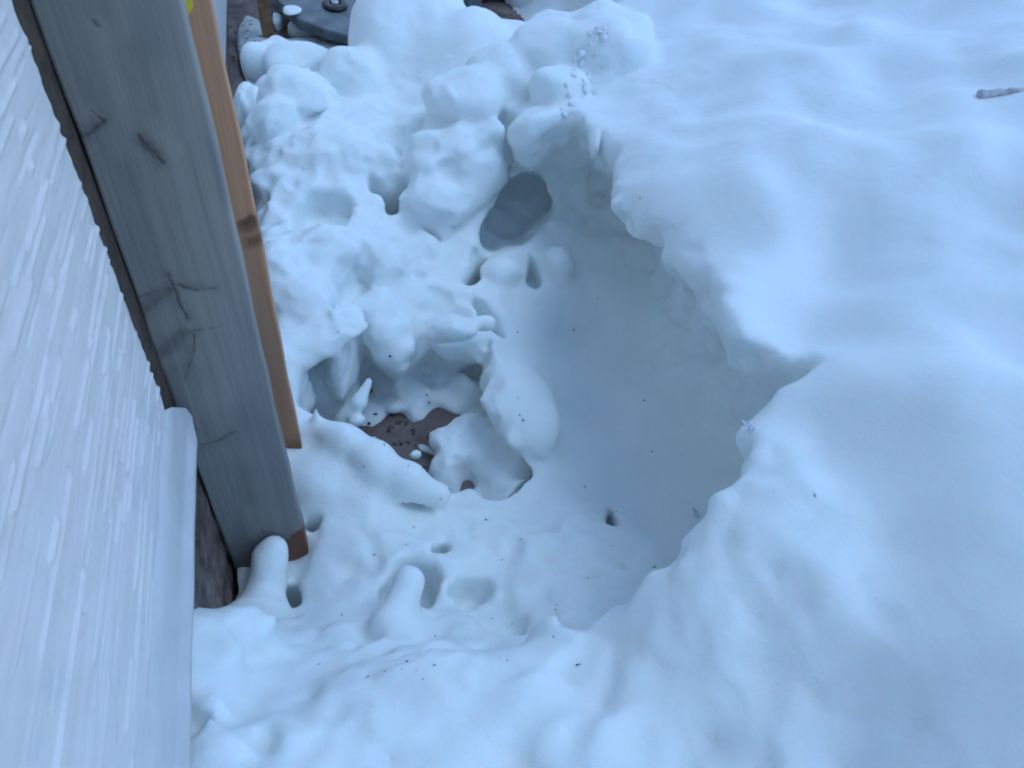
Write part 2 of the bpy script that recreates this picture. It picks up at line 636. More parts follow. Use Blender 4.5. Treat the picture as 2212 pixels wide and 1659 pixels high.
def smooth_poly(P, n=5):
    P = np.array(P, float)
    out = []
    N = len(P)
    for i in range(N):
        a, b, c, d = P[i - 1], P[i], P[(i + 1) % N], P[(i + 2) % N]
        for k in range(n):
            t = k / n
            out.append(.5 * ((2 * b) + (-a + c) * t + (2 * a - 5 * b + 4 * c - d) * t * t + (-a + 3 * b - 3 * c + d) * t ** 3))
    return np.array(out)


def poly_sdf(P, xs, ys):
    XX, YY = np.meshgrid(xs, ys, indexing='ij')
    d = np.full(XX.shape, 1e9, np.float32)
    ins = np.zeros(XX.shape, bool)
    N = len(P)
    for i in range(N):
        ax, ay = P[i][:2]
        bx, by = P[(i + 1) % N][:2]
        ex, ey = bx - ax, by - ay
        L = ex * ex + ey * ey + 1e-12
        t = np.clip(((XX - ax) * ex + (YY - ay) * ey) / L, 0, 1)
        d = np.minimum(d, (XX - ax - t * ex) ** 2 + (YY - ay - t * ey) ** 2)
        c = ((ay > YY) != (by > YY))
        if ey != 0: ins ^= c & (XX < ex * (YY - ay) / ey + ax)
    return np.where(ins, -np.sqrt(d), np.sqrt(d)).astype(np.float32)


def surface_nets(f, X, Y, Z):
    s = f < 0
    cnt = np.zeros(tuple(n - 1 for n in f.shape), np.uint8)
    for a in (0, 1):
        for b in (0, 1):
            for c in (0, 1):
                cnt += s[a:f.shape[0] - 1 + a, b:f.shape[1] - 1 + b, c:f.shape[2] - 1 + c]
    act = (cnt > 0) & (cnt < 8)
    I = np.argwhere(act)
    idm = np.full(act.shape, -1, np.int32)
    idm[act] = np.arange(len(I))
    acc = np.zeros((len(I), 3), np.float32)
    num = np.zeros(len(I), np.float32)
    i, j, k = I.T
    cor = {(a, b, c): f[i + a, j + b, k + c] for a in (0, 1) for b in (0, 1) for c in (0, 1)}
    for ax in range(3):
        for p in (0, 1):
            for q in (0, 1):
                o = [0, 0, 0]
                o[(ax + 1) % 3], o[(ax + 2) % 3] = p, q
                A = cor[tuple(o)]
                o2 = list(o)
                o2[ax] = 1
                B = cor[tuple(o2)]
                m = (A < 0) != (B < 0)
                t = np.where(m, A / np.where(m, A - B, 1), 0)
                pos = np.array(o, np.float32)[None, :].repeat(len(I), 0)
                pos[:, ax] = t
                acc += pos * m[:, None]
                num += m
    P = I + acc / num[:, None]
    V = np.stack([np.interp(P[:, n], np.arange(len(g)), g) for n, g in enumerate((X, Y, Z))], -1)
    quads = []
    for ax in range(3):
        sl0 = [slice(None)] * 3
        sl1 = [slice(None)] * 3
        sl0[ax], sl1[ax] = slice(0, -1), slice(1, None)
        a, b = s[tuple(sl0)], s[tuple(sl1)]
        for sign in (0, 1):
            E = np.argwhere((a & ~b) if sign == 0 else (~a & b))
            n1, n2 = (ax + 1) % 3, (ax + 2) % 3
            ok = (E[:, n1] > 0) & (E[:, n2] > 0) & (E[:, n1] < f.shape[n1] - 1) & (E[:, n2] < f.shape[n2] - 1)
            E = E[ok]
            c = []
            for d1, d2 in ((-1, -1), (0, -1), (0, 0), (-1, 0)):
                G = E.copy()
                G[:, n1] += d1
                G[:, n2] += d2
                c.append(idm[G[:, 0], G[:, 1], G[:, 2]])
            q = np.stack(c, -1)
            quads.append(q if sign == 0 else q[:, ::-1])
    return V, np.vstack(quads)


def sub(lo, hi):
    r = []
    for g, a, b in zip((GX, GY, GZ), lo, hi):
        i0 = max(np.searchsorted(g, a) - 1, 0)
        i1 = min(np.searchsorted(g, b) + 1, len(g))
        r.append(slice(i0, max(i1, i0 + 1)))
    return tuple(r)


def build_snow():
    Z = GZ[None, None, :].astype(np.float32)
    A = lambda u, v, z: tuple(atz(u, v, z)[:2]) + (z,)
    low_pts = [A(*p) for p in [
        # near the house foot, lower left slope
        (430, 1600, .53), (430, 1400, .52), (427, 1335, .505), (500, 1330, .31), (560, 1300, .17), (600, 1400, .40), (700, 1500, .47), (850, 1480, .45),
        (720, 1370, .36), (800, 1330, .33), (1000, 1350, .34), (1150, 1380, .38), (700, 1240, .20), (640, 1330, .26), (750, 1120, .23), (660, 1060, .235),
        (900, 1130, .21), (1050, 1150, .19), (1000, 1250, .26), (1200, 1230, .24), (900, 1250, .27),
        # smooth bowl
        (1100, 850, .19), (1090, 730, .2), (1190, 900, .12), (1160, 1050, .13), (1300, 1050, .09), (1300, 880, .085), (1300, 720, .10), (1450, 900, .10), (1480, 1080, .10), (1560, 760, .13), (1430, 620, .16),
        (1280, 600, .19), (1180, 620, .20), (1240, 480, .25), (1230, 360, .31), (1150, 290, .37), (1280, 310, .34), (1330, 470, .22),
        # lobes between the bowl and the house
        (620, 760, .34), (700, 730, .33), (620, 650, .38), (720, 620, .36), (600, 500, .43), (700, 480, .43), (600, 350, .48), (760, 540, .38), (820, 620, .30),
        (850, 720, .24), (900, 640, .29), (1000, 640, .26), (960, 560, .31), (880, 500, .36), (850, 400, .40), (930, 430, .40), (1020, 430, .36), (1060, 330, .42),
        (760, 350, .46), (680, 270, .5), (800, 250, .5), (600, 240, .46), (540, 260, .42), (700, 160, .44), (560, 170, .36),
        (900, 800, .16), (1010, 720, .22), (800, 800, .15), (700, 850, .14), (1000, 980, .11), (820, 950, .13)]]
    low_pts += [(-.25, 1.6, .36), (-.25, 2.1, .34), (-.25, 2.6, .25), (.2, 3.55, -.1), (.8, 3.7, -.1), (-.1, 3.55, -.1), (1.6, 4.2, -.1), (3, 4.5, .1), (-.25, 3.1, .1), (0, 4.2, -.15), (.5, 4.2, -.15), (1, 6, -.15), (5, 6, -.1), (6.5, 2, .3), (3, -1.4, .3), (0, -1.4, .5), (3, 1.5, .3)]
    low = heightfield(low_pts, .06)
    bank_pts = [A(*p) for p in [
        (1330, 350, .65), (1390, 440, .67), (1500, 540, .71), (1575, 680, .73), (1720, 760, .68), (1610, 920, .71), (1480, 1220, .66), (1300, 1340, .54), (1180, 1420, .47),
        (1420, 200, .70), (1500, 60, .77), (1700, 330, .83), (2100, 200, .93), (2212, 0, .97), (1750, 60, .85), (1950, 700, .82), (2200, 650, .90), (1850, 1000, .76),
        (2200, 1100, .85), (1700, 1350, .69), (2200, 1659, .86), (1800, 1600, .70), (1450, 1600, .62), (1250, 1480, .55), (1000, 1600, .53), (760, 1640, .52), (450, 1640, .54), (900, 1520, .47),
        (1060, 55, .56), (900, 40, .62), (1150, 40, .60), (1260, 20, .64), (1150, 140, .65), (1000, 200, .57), (940, 300, .52), (1080, 260, .57), (1240, 240, .63), (1160, 250, .61), (800, 100, .56), (850, 200, .5), (1290, 140, .68)]]
    bank_pts += [(.45, 3.55, .2), (.82, 3.3, .2), (1.1, 3.4, .2), (.95, 3.6, -.1), (.6, 3.9, -.1), (1.4, 3.55, .3), (1.5, 4.1, .0), (2.2, 4.4, .6), (3.6, 4.6, .85), (-.2, 0, .56), (.6, -.2, .62), (2, .0, .88), (3.6, 1.5, 1.1), (6.5, 5.5, .8), (6.5, 0, 1.1), (2.6, 2.6, 1.0), (0, -1.4, .55), (3, -1.4, .75), (1, 5.5, -.1), (3, 5.8, .2)]
    bank = heightfield(bank_pts, .08)
    # broad melt hollows and ridges on the open bank
    XX, YY = np.meshgrid(GX, GY, indexing='ij')
    und = .042 * noise2(.22, .34, 1) + .034 * noise2(.12, .16, 2) + .011 * noise2(.065, .075, 3)
    bank = bank + und.astype(np.float32)
    low = low + .006 * noise2(.09, .07, 4).astype(np.float32)
    rim_px = [(1245, 238), (1275, 278), (1318, 300), (1332, 350), (1322, 385), (1362, 432), (1388, 472), (1450, 530), (1500, 560), (1548, 620), (1576, 680), (1650, 728), (1722, 757),
              (1700, 812), (1652, 880), (1612, 922), (1620, 990), (1588, 1042), (1502, 1108), (1476, 1170), (1466, 1216), (1400, 1256), (1330, 1295), (1245, 1345), (1185, 1400), (1168, 1470),
              (1010, 1488), (850, 1500), (700, 1530), (560, 1570), (440, 1610)]
    rim = [hit(bank, u, v)[:2] for u, v in rim_px]
    rim += [np.array((-.6, .4)), np.array((-.6, 6)), np.array((.25, 6)), np.array((.32, 4.4))]
    rim += [hit(bank, u, v)[:2] for u, v in [(772, 20), (768, 90), (800, 185), (850, 255), (868, 330), (930, 345), (1000, 330), (1075, 275), (1150, 258)]]
    S = poly_sdf(smooth_poly(rim, 4), GX, GY)
    XX, YY = np.meshgrid(GX, GY, indexing='ij')
    n1 = noise3(.11, 21)
    n2 = noise3(.05, 22)
    n3 = noise3(.024, 23)
    depth = np.maximum(bank[:, :, None] - Z, 0)
    under = .19 * sstep(.0, .50, depth) * np.maximum(sstep(.35, .6, XX), .6 * sstep(1.7, 2.0, YY) * sstep(.2, .4, XX))[:, :, None].astype(np.float32) + .05 * sstep(.02, .26, depth)
    wall = -(S[:, :, None] - under) + .018 * n2 + .013 * n3 + .012 * np.abs(n1)
    fb = smax((Z - bank[:, :, None]) * .95, wall, .04)
    fl = (Z - low[:, :, None]) * .8
    f = smin(fl, fb, .10)
    # lumpiness: strong between the bowl and the house, faint elsewhere
    mE = sstep(.62, .3, XX) * sstep(1.0, 1.3, YY)
    mC = sstep(.75, .5, XX) * sstep(1.15, .9, YY)
    far = sstep(2.75, 2.45, YY)
    amp = (.004 + .010 * mE * far + .006 * mC).astype(np.float32)[:, :, None]
    f += amp * (.9 * n1 + .9 * n2) + (.0010 + .0045 * np.maximum(mE, mC))[:, :, None].astype(np.float32) * n3

    # the strip melted free along the warm wall beyond the timbers
    edge = np.interp(YY, [1.25, 1.5, 2.2, 3.0, 3.6], [-.5, -.19, -.15, -.19, -.2]).astype(np.float32)
    f = smax(f, -(XX.astype(np.float32) - edge)[:, :, None] + .018 * n2 + .01 * n1, .04)
    top = np.maximum(low, np.where(S > 0, bank, -1)).astype(np.float32)

    def carve(poly, floor, under=.0, k=.02, k2=.025, cap=None, noise=.006, deep=None):
        P = np.array([hit(top, u, v) for u, v in poly])
        zt = P[:, 2].mean()
        if deep: floor = zt - deep
        Q = smooth_poly(P[:, :2], 4)
        lo = [Q[:, 0].min() - .12, Q[:, 1].min() - .12, min(floor, zt) - .1]
        hi = [Q[:, 0].max() + .12, Q[:, 1].max() + .12, 1.2]
        sl = sub(lo, hi)
        s = poly_sdf(Q, GX[sl[0]], GY[sl[1]])[:, :, None]
        z = GZ[None, None, sl[2]]
        s = s - under * sstep(.02, .15, zt - z) + noise * n2[sl] + noise * .4 * n3[sl]
        c = smax(s, floor - z, k)
        if cap is not None: c = smax(c, z - cap, k)
        f[sl] = smax(f[sl], -c, k2)

    def blob(u, v, dz, rx, ry, rz, k=.03, noise=.12, rot=0, z=None, y=None):
        p = aty(u, v, y) if y is not None else (atz(u, v, z) if z is not None else hit(top, u, v) + np.array([0, 0, dz]))
        rm = max(rx, ry, rz) * 1.3 + k
        sl = sub(p - rm, p + rm)
        x, yy, z_ = np.meshgrid(GX[sl[0]] - p[0], GY[sl[1]] - p[1], GZ[sl[2]] - p[2], indexing='ij')
        if rot:
            c, s_ = math.cos(rot), math.sin(rot)
            x, yy = x * c + yy * s_, -x * s_ + yy * c
        q = np.sqrt((x / rx) ** 2 + (yy / ry) ** 2 + (z_ / rz) ** 2)
        d = (q - 1) * min(rx, ry, rz) * .9 + noise * min(rx, ry, rz) * n2[sl]
        f[sl] = smin(f[sl], d.astype(np.float32), k)

    def tube(path, k=.02):
        """a chain of round cones: (point, radius)"""
        for (a, ra), (b, rb) in zip(path[:-1], path[1:]):
            a, b = np.array(a), np.array(b)
            rm = max(ra, rb) * 1.4 + k
            sl = sub(np.minimum(a, b) - rm, np.maximum(a, b) + rm)
            x, y, z = np.meshgrid(GX[sl[0]] - a[0], GY[sl[1]] - a[1], GZ[sl[2]] - a[2], indexing='ij')
            e = b - a
            t = np.clip((x * e[0] + y * e[1] + z * e[2]) / (e @ e), 0, 1)
            d = np.sqrt((x - t * e[0]) ** 2 + (y - t * e[1]) ** 2 + (z - t * e[2]) ** 2) - (ra + (rb - ra) * t)
            f[sl] = smin(f[sl], (d + .003 * n3[sl] + .10 * max(ra, rb) * n2[sl]).astype(np.float32), k)

    # broken crust: a wide hollow beneath it, open down to the soil
    carve([(632, 815), (690, 800), (730, 775), (785, 735), (800, 760), (830, 800), (868, 800), (885, 760), (925, 705), (960, 745), (1020, 750), (1062, 725), (1072, 760), (1058, 830), (1062, 885),
           (1080, 960), (1130, 995), (1132, 1035), (1065, 1075), (1020, 1045), (950, 1052), (895, 1005), (800, 975), (720, 915), (640, 880)], -.08, .06, .02, .012, noise=.007)
    carve([(985, 890), (1060, 885), (1078, 960), (1128, 995), (1130, 1035), (1065, 1075), (1020, 1045), (950, 1052), (895, 1005), (930, 955)], -.02, .02, .03, .012)
    q_ = lambda u, v, z: atz(u, v, z)
    pit = np.array([atz(u, v, .1)[:2] for u, v in [(600, 780), (780, 700), (920, 690), (1090, 700), (1160, 1000), (1060, 1110), (900, 1060), (620, 930)]])
    sp_ = poly_sdf(pit, GX, GY)
    fl2 = (-.022 + .034 * noise2(.085, .085, 31) + .030 * noise2(.035, .035, 32) + .03 * sstep(.17, .25, XX) + .03 * sstep(.3, .4, XX)).astype(np.float32)
    fl2 = np.minimum(fl2, .09) - .3 * np.clip(sp_, 0, 1)
    f = smin(f, np.where(sp_ < 0, 1, 0)[:, :, None] * (Z - fl2[:, :, None]) + np.where(sp_ < 0, 0, 9)[:, :, None].astype(np.float32), .015)
    # caves in the far wall of the bowl
    carve([(1002, 605), (1012, 570), (1030, 535), (1060, 540), (1045, 575), (1035, 605), (1015, 615)], .14, .01, .01, .015)
    carve([(1135, 590), (1145, 545), (1160, 560), (1172, 600), (1160, 618), (1140, 612)], 0, .01, .01, .015, deep=.08)
    carve([(1262, 565), (1268, 535), (1302, 548), (1298, 580), (1285, 620), (1278, 600)], 0, .01, .015, .02, noise=.003, deep=.06)
    carve([(1025, 640), (1045, 650), (1075, 690), (1095, 720), (1085, 730), (1050, 690), (1030, 660)], .08, .01, .01, .015, noise=.003)
    carve([(792, 385), (806, 380), (835, 402), (865, 405), (866, 425), (850, 448), (836, 440), (828, 420), (800, 412)], .15, .02, .01, .012, noise=.004)
    carve([(915, 478), (938, 492), (958, 515), (945, 512), (925, 496)], .2, 0, .008, .01, noise=.002)
    carve([(1308, 1108), (1322, 1098), (1335, 1120), (1330, 1140), (1315, 1140)], .03, 0, .01, .02, noise=.002)
    carve([(1072, 245), (1092, 236), (1115, 245), (1100, 262), (1080, 260)], .36, 0, .01, .02, noise=.002)
    carve([(720, 600), (760, 560), (800, 560), (810, 620), (790, 660), (740, 665), (722, 640)], .27, .01, .03, .03)
    carve([(630, 440), (665, 395), (715, 400), (760, 440), (720, 480), (650, 490)], .36, 0, .03, .03)
    carve([(975, 215), (1005, 170), (1060, 145), (1085, 175), (1060, 235), (1005, 260)], 0, 0, .05, .05, noise=.004, deep=.06)
    carve([(1085, 300), (1150, 290), (1210, 330), (1200, 370), (1120, 360)], 0, 0, .05, .05, noise=.004, deep=.05)
    # around the feet of the timbers
    carve([(585, 1275), (640, 1258), (658, 1285), (650, 1315), (618, 1322), (588, 1300)], .06, .01, .02, .015, noise=.003)
    carve([(655, 1110), (700, 1108), (690, 1140), (668, 1150), (650, 1130)], .02, 0, .015, .015, noise=.003)
    carve([(432, 1130), (500, 1150), (515, 1250), (492, 1300), (440, 1312), (425, 1250)], .1, .02, .02, .02, noise=.003)
    carve([(418, 1570), (440, 1560), (470, 1555), (455, 1590), (425, 1605)], .25, 0, .01, .015, noise=.003)
    # melt holes on the lower slope
    carve([(812, 1265), (850, 1230), (880, 1208), (925, 1220), (928, 1265), (890, 1300), (840, 1302)], .14, .02, .02, .02, noise=.004)
    carve([(930, 1185), (955, 1168), (960, 1175), (938, 1192)], .15, 0, .008, .012, noise=.002)
    carve([(985, 1262), (1005, 1246), (1042, 1248), (1035, 1258), (1000, 1268)], .17, 0, .008, .012, noise=.002)
    carve([(685, 1505), (700, 1485), (708, 1500), (696, 1520)], .34, 0, .01, .02, noise=.002)
    carve([(1030, 1300), (1080, 1290), (1130, 1330), (1120, 1360), (1060, 1350)], .26, 0, .03, .04, noise=.002)

    # snow left lying on the floor of the broken hollow
    blob(1030, 960, 0, .115, .10, .055, .02, .12, z=.035)
    blob(1085, 1010, 0, .07, .06, .05, .03, .12, z=.035)
    blob(960, 1010, 0, .05, .035, .03, .02, .25, z=.03)
    blob(1050, 760, 0, .05, .12, .09, .03, .1, z=.06)
    blob(690, 850, 0, .10, .07, .085, .03, .18, z=.09)
    blob(650, 810, 0, .07, .07, .09, .03, .18, z=.14)
    blob(775, 905, 0, .035, .03, .03, .02, .2, z=.13)
    blob(745, 780, 0, .06, .05, .05, .03, .15, z=.05)
    blob(890, 985, 0, .03, .022, .025, .015, .4, z=.09)
    # tongue, chunk and lips of the crust
    tube([(q_(815, 680, .27), .06), (q_(842, 735, .245), .055), (q_(850, 770, .215), .042), (q_(855, 790, .195), .022)], .03)
    blob(895, 875, 0, .085, .05, .045, .04, .45, z=.012)
    blob(850, 815, 0, .07, .06, .05, .04, .4, z=.015)
    blob(985, 712, 0, .066, .05, .042, .012, .16, z=.275)
    blob(1030, 698, 0, .042, .028, .024, .02, .1, z=.28)
    blob(690, 722, 0, .11, .06, .042, .025, .14, z=.345)
    blob(640, 755, 0, .07, .05, .045, .02, .14, z=.33)
    blob(755, 690, 0, .045, .035, .022, .012, .2, z=.325)
    blob(640, 640, -.02, .08, .08, .06)
    blob(700, 520, -.02, .09, .06, .04)
    blob(595, 560, -.01, .05, .06, .05)
    blob(830, 560, -.015, .07, .08, .06)
    blob(1085, 590, .0, .06, .05, .05, .02)
    blob(1205, 575, .01, .05, .06, .06, .03)
    blob(1120, 860, -.015, .09, .16, .05, .05)
    # the lobe hanging from the back ridge
    blob(985, 350, 0, .17, .19, .13, .012, .10, z=.43)
    blob(945, 430, 0, .10, .10, .07, .03, .10, z=.40)
    blob(1015, 325, 0, .10, .13, .11, .03, .10, z=.42)
    blob(650, 230, .02, .14, .11, .11, .02)
    blob(760, 190, .02, .11, .12, .11, .02)
    blob(600, 275, .01, .08, .08, .09, .012)
    blob(730, 310, -.02, .12, .1, .07, .04)
    blob(888, 78, 0, .225, .24, .24, .03, .03, z=.54)
    blob(960, 120, 0, .16, .16, .12, .06, .03, z=.50)
    blob(835, 130, 0, .12, .16, .2, .05, .03, z=.5)
    blob(1095, 180, .02, .14, .12, .10, .02, .12)
    blob(1190, 135, .03, .14, .14, .11, .02, .12)
    blob(1215, 205, .01, .09, .08, .09, .02, .2)
    blob(1005, 235, .03, .13, .11, .10, .02, .12)
    blob(1310, 115, .03, .16, .15, .11, .03, .12)
    blob(1060, 1590, -.03, .2, .14, .07, .06, .05)
    blob(820, 1600, -.02, .12, .09, .05, .05, .1)
    blob(1262, 165, .0, .07, .10, .06, .03, .35)
    blob(540, 245, .02, .05, .07, .1, .015)
    # lumps along the trim strip
    blob(455, 1450, -.03, .06, .09, .06, .03)
    blob(490, 1470, -.03, .04, .06, .05, .012)
    blob(500, 1360, -.02, .06, .05, .04, .03)
    # the large cave, cut after the lobes around it
    spots = [(1062, 515, .265, .042), (1085, 478, .28, .05), (1105, 430, .30, .046), (1122, 398, .32, .04), (1150, 402, .32, .046), (1178, 440, .29, .044), (1150, 460, .28, .055), (1115, 490, .265, .055)]
    P0 = np.array([atz(*q[:3]) for q in spots])
    back = nrm([.14, .88, -.46])
    sl = sub(P0.min(0) - np.array([.12, .2, .22]), P0.max(0) + np.array([.14, .32, .2]))
    x, y, z = np.meshgrid(GX[sl[0]], GY[sl[1]], GZ[sl[2]], indexing='ij')
    D = None
    for p, (_, _, _, r0) in zip(P0, spots):                # a burrow running back and down into the wall
        t = np.clip((x - p[0]) * back[0] + (y - p[1]) * back[1] + (z - p[2]) * back[2], -.10, .17)
        d = np.sqrt((x - p[0] - t * back[0]) ** 2 + (y - p[1] - t * back[1]) ** 2 + (z - p[2] - t * back[2]) ** 2) - r0
        D = d if D is None else smin(D, d, .05)
    D = D + .010 * n2[sl] + .005 * n3[sl] + .012 * n1[sl]
    f[sl] = smax(f[sl], -D.astype(np.float32), .018)
    n4 = noise3(.085, 41)
    n5 = noise3(.042, 42)
    mT = .3 * sstep(1.35, 1.0, XX) * sstep(1.85, 2.1, YY)
    mR = np.clip(mE * sstep(2.9, 2.5, YY) + .75 * mC + .10 + mT * (1 - mE), 0, 1).astype(np.float32)[:, :, None]
    mod = np.clip(.75 + .7 * noise3(.22, 44), .15, 1.5)
    f += mR * (mod * (.024 * np.abs(n4) + .014 * np.abs(n5)) + .006 * np.abs(n3) + .002 * n3 - .012)
    # bright fin between the pits and the lower slope
    q = lambda u, v, z: atz(u, v, z)
    tube([(q(690, 925, .285), .026), (q(745, 955, .28), .038), (q(810, 1000, .265), .04), (q(880, 1040, .24), .036), (q(945, 1068, .215), .03)], .03)
    tube([(q(660, 1060, .20), .06), (q(690, 1050, .21), .06), (q(800, 1080, .20), .05)], .05)
    # spike left standing in the first pit, and the ragged one by the fin
    tube([(q(745, 905, .10), .03), (q(775, 870, .15), .022), (q(797, 825, .19), .008)], .01)
    tube([(q(684, 930, .27), .022), (q(681, 880, .335), .005)], .01)
    # finger of snow melted against the board's foot, and the one standing in its own hole
    tube([(q(560, 1330, .2), .06), (aty(572, 1275, .90), .032), (aty(578, 1240, .92), .027), (aty(584, 1205, .935), .028), (aty(592, 1180, .945), .022)], .03)
    tube([(q(850, 1345, .33), .045), (q(872, 1290, .335), .026), (q(884, 1258, .345), .030)], .02)
    blob(665, 1128, 0, .022, .022, .022, .008, .05, z=.16)
    V, Q = surface_nets(f, GX, GY, GZ)
    keep = (V[Q].max(1)[:, 2] > -.02)
    Q = Q[keep]
    used = np.unique(Q)
    rem = np.full(len(V), -1, np.int64)
    rem[used] = np.arange(len(used))
    me = mesh_np('snow_bank', V[used], rem[Q])
    M['snow'] = snow_material()
    o = link('snow_bank', me, M['snow'], label='melting snow bank with a deep smooth hollow and pits beside the house', cat='snow bank', kind='structure')
    return o, V[used], rem[Q]


def build_ground():
    n = 220
    xs = np.concatenate([np.linspace(-40, -1, 14), np.linspace(-.9, 3, 170), np.linspace(3.2, 60, 30)])
    ys = np.concatenate([np.linspace(-40, -.5, 14), np.linspace(-.4, 5.6, 220), np.linspace(6, 90, 30)])
    XX, YY = np.meshgrid(xs, ys, indexing='ij')
    r = np.random.default_rng(3)
    Zg = .008 * np.sin(XX * 13 + YY * 5) * np.sin(YY * 17 - XX * 7) + r.normal(0, .0022, XX.shape)
    idx = np.arange(XX.size).reshape(XX.shape)
    Q = np.stack([idx[:-1, :-1], idx[1:, :-1], idx[1:, 1:], idx[:-1, 1:]], -1).reshape(-1, 4)
    link('ground', mesh_np('ground', np.stack([XX, YY, Zg], -1).reshape(-1, 3), Q), soil_material(), label='brown damp soil showing at the bottom of the pits', kind='structure')



def rock_mesh(name, rx, ry, rz, seed, power=2.6, rough=.12, sub=4):
    bm = bmesh.new()
    bmesh.ops.create_icosphere(bm, subdivisions=sub, radius=1)
    r = np.random.default_rng(seed)
    K = r.normal(0, 1, (14, 3)) * r.uniform(1, 3.6, (14, 1))
    ph = r.uniform(0, 6.28, 14)
    am = r.uniform(.3, 1, 14) / (1 + np.linalg.norm(K, axis=1))
    for v in bm.verts:
        d = np.array(v.co)
        q = (abs(d) ** power).sum() ** (-1 / power)
        k = q * (1 + rough * (am * np.sin(K @ d + ph)).sum())
        v.co = Vector((d[0] * rx * k, d[1] * ry * k, d[2] * rz * k))
    return bm_mesh(bm, name, True)


def build_clods():
    def clod(name, p, r, seed, label, mat='snow', cat='snow clod', rot=(0, 0, 0), **k):
        k.setdefault('rough', .45)
        o = link(name, rock_mesh(name, *r, seed, **k), M[mat], label=label, cat=cat)
        o.location = p
        o.rotation_euler = rot
        return o
    clod('snow_clod', atz(586, 128, .36), (.085, .08, .075), 1, 'small blocky snow clod at the top beside the thin stake', power=3.2)
    clod('snow_clod', atz(650, 152, .36), (.105, .09, .075), 2, 'wider smooth snow clod next to the blocky one near the stake', power=3)
    clod('snow_clod', atz(541, 250, .38), (.045, .07, .09), 3, 'narrow snow clod wedged beside the orange-brown timber')
    M['icy'] = icy_material()
    clod('snow_lump', atz(1150, 205, .54), (.035, .032, .034), 4, 'small round snow lump hanging on the back wall of the hollow', cat='snow lump')
    root = link('ice_lump', None, label='glistening cluster of grainy ice crystals on the rim at the back of the hollow', cat='ice lump')
    root.location = atz(1262, 150, .60)
    r = random.Random(9)
    for k in range(30):
        t = r.random()
        u, v = 1232 + 60 * t + r.uniform(-26, 40), 235 - 175 * t + r.uniform(-25, 25)
        p, no = cast(u, v)
        sz = r.uniform(.004, .014)
        bm = bmesh.new()
        bmesh.ops.create_icosphere(bm, subdivisions=2, radius=sz)
        for w in bm.verts: w.co = Vector((w.co.x * 1.3, w.co.y, w.co.z * .8)) * r.uniform(.8, 1.2)
        o = link('ice_crystal', bm_mesh(bm, 'ice_crystal'), M['icy'], root)
        o.location = p - root.location - no * sz * .25
        o.rotation_euler = (r.uniform(0, 3), r.uniform(0, 3), r.uniform(0, 3))


def icy_material():
    t = NT('icy_snow')
    t.col((.84, .89, .9))
    t.rough(.12)
    t.bump(t.math('ADD', t.noise(120, 3, .6), t.noise(40, 4, .7)), .6, .012)
    return t.mat


def spike(name, p, q, r, label):
    a, b = Vector(p), Vector(q)
    bm = bmesh.new()
    ax = (b - a)
    L = ax.length
    rot = ax.to_track_quat('Z', 'Y')
    rings = []
    for i in range(7):
        t = i / 6
        rr = r * (1 - t) ** .7 * (1 + .12 * math.sin(i * 2.3)) + r * .08
        c = a + rot @ Vector((r * .25 * math.sin(t * 3), r * .2 * math.sin(t * 5), L * t))
        rings.append([bm.verts.new(c + rot @ Vector((rr * math.cos(k * math.pi / 4), rr * math.sin(k * math.pi / 4), 0))) for k in range(8)])
    for A, B in zip(rings[:-1], rings[1:]):
        for k in range(8): bm.faces.new((A[k], A[(k + 1) % 8], B[(k + 1) % 8], B[k]))
    bm.faces.new(rings[-1])
    bm.faces.new(rings[0][::-1])
    return link(name, bm_mesh(bm, name, True), M['ice'], label=label, cat='icicle')


def cast(u, v):
    r = Vector(ray(u, v)).normalized()
    loc, no, _, dist = bvh.ray_cast(Vector(C), r)
    return (loc, no) if loc is not None else (Vector(atz(u, v, 0)), Vector((0, 0, 1)))


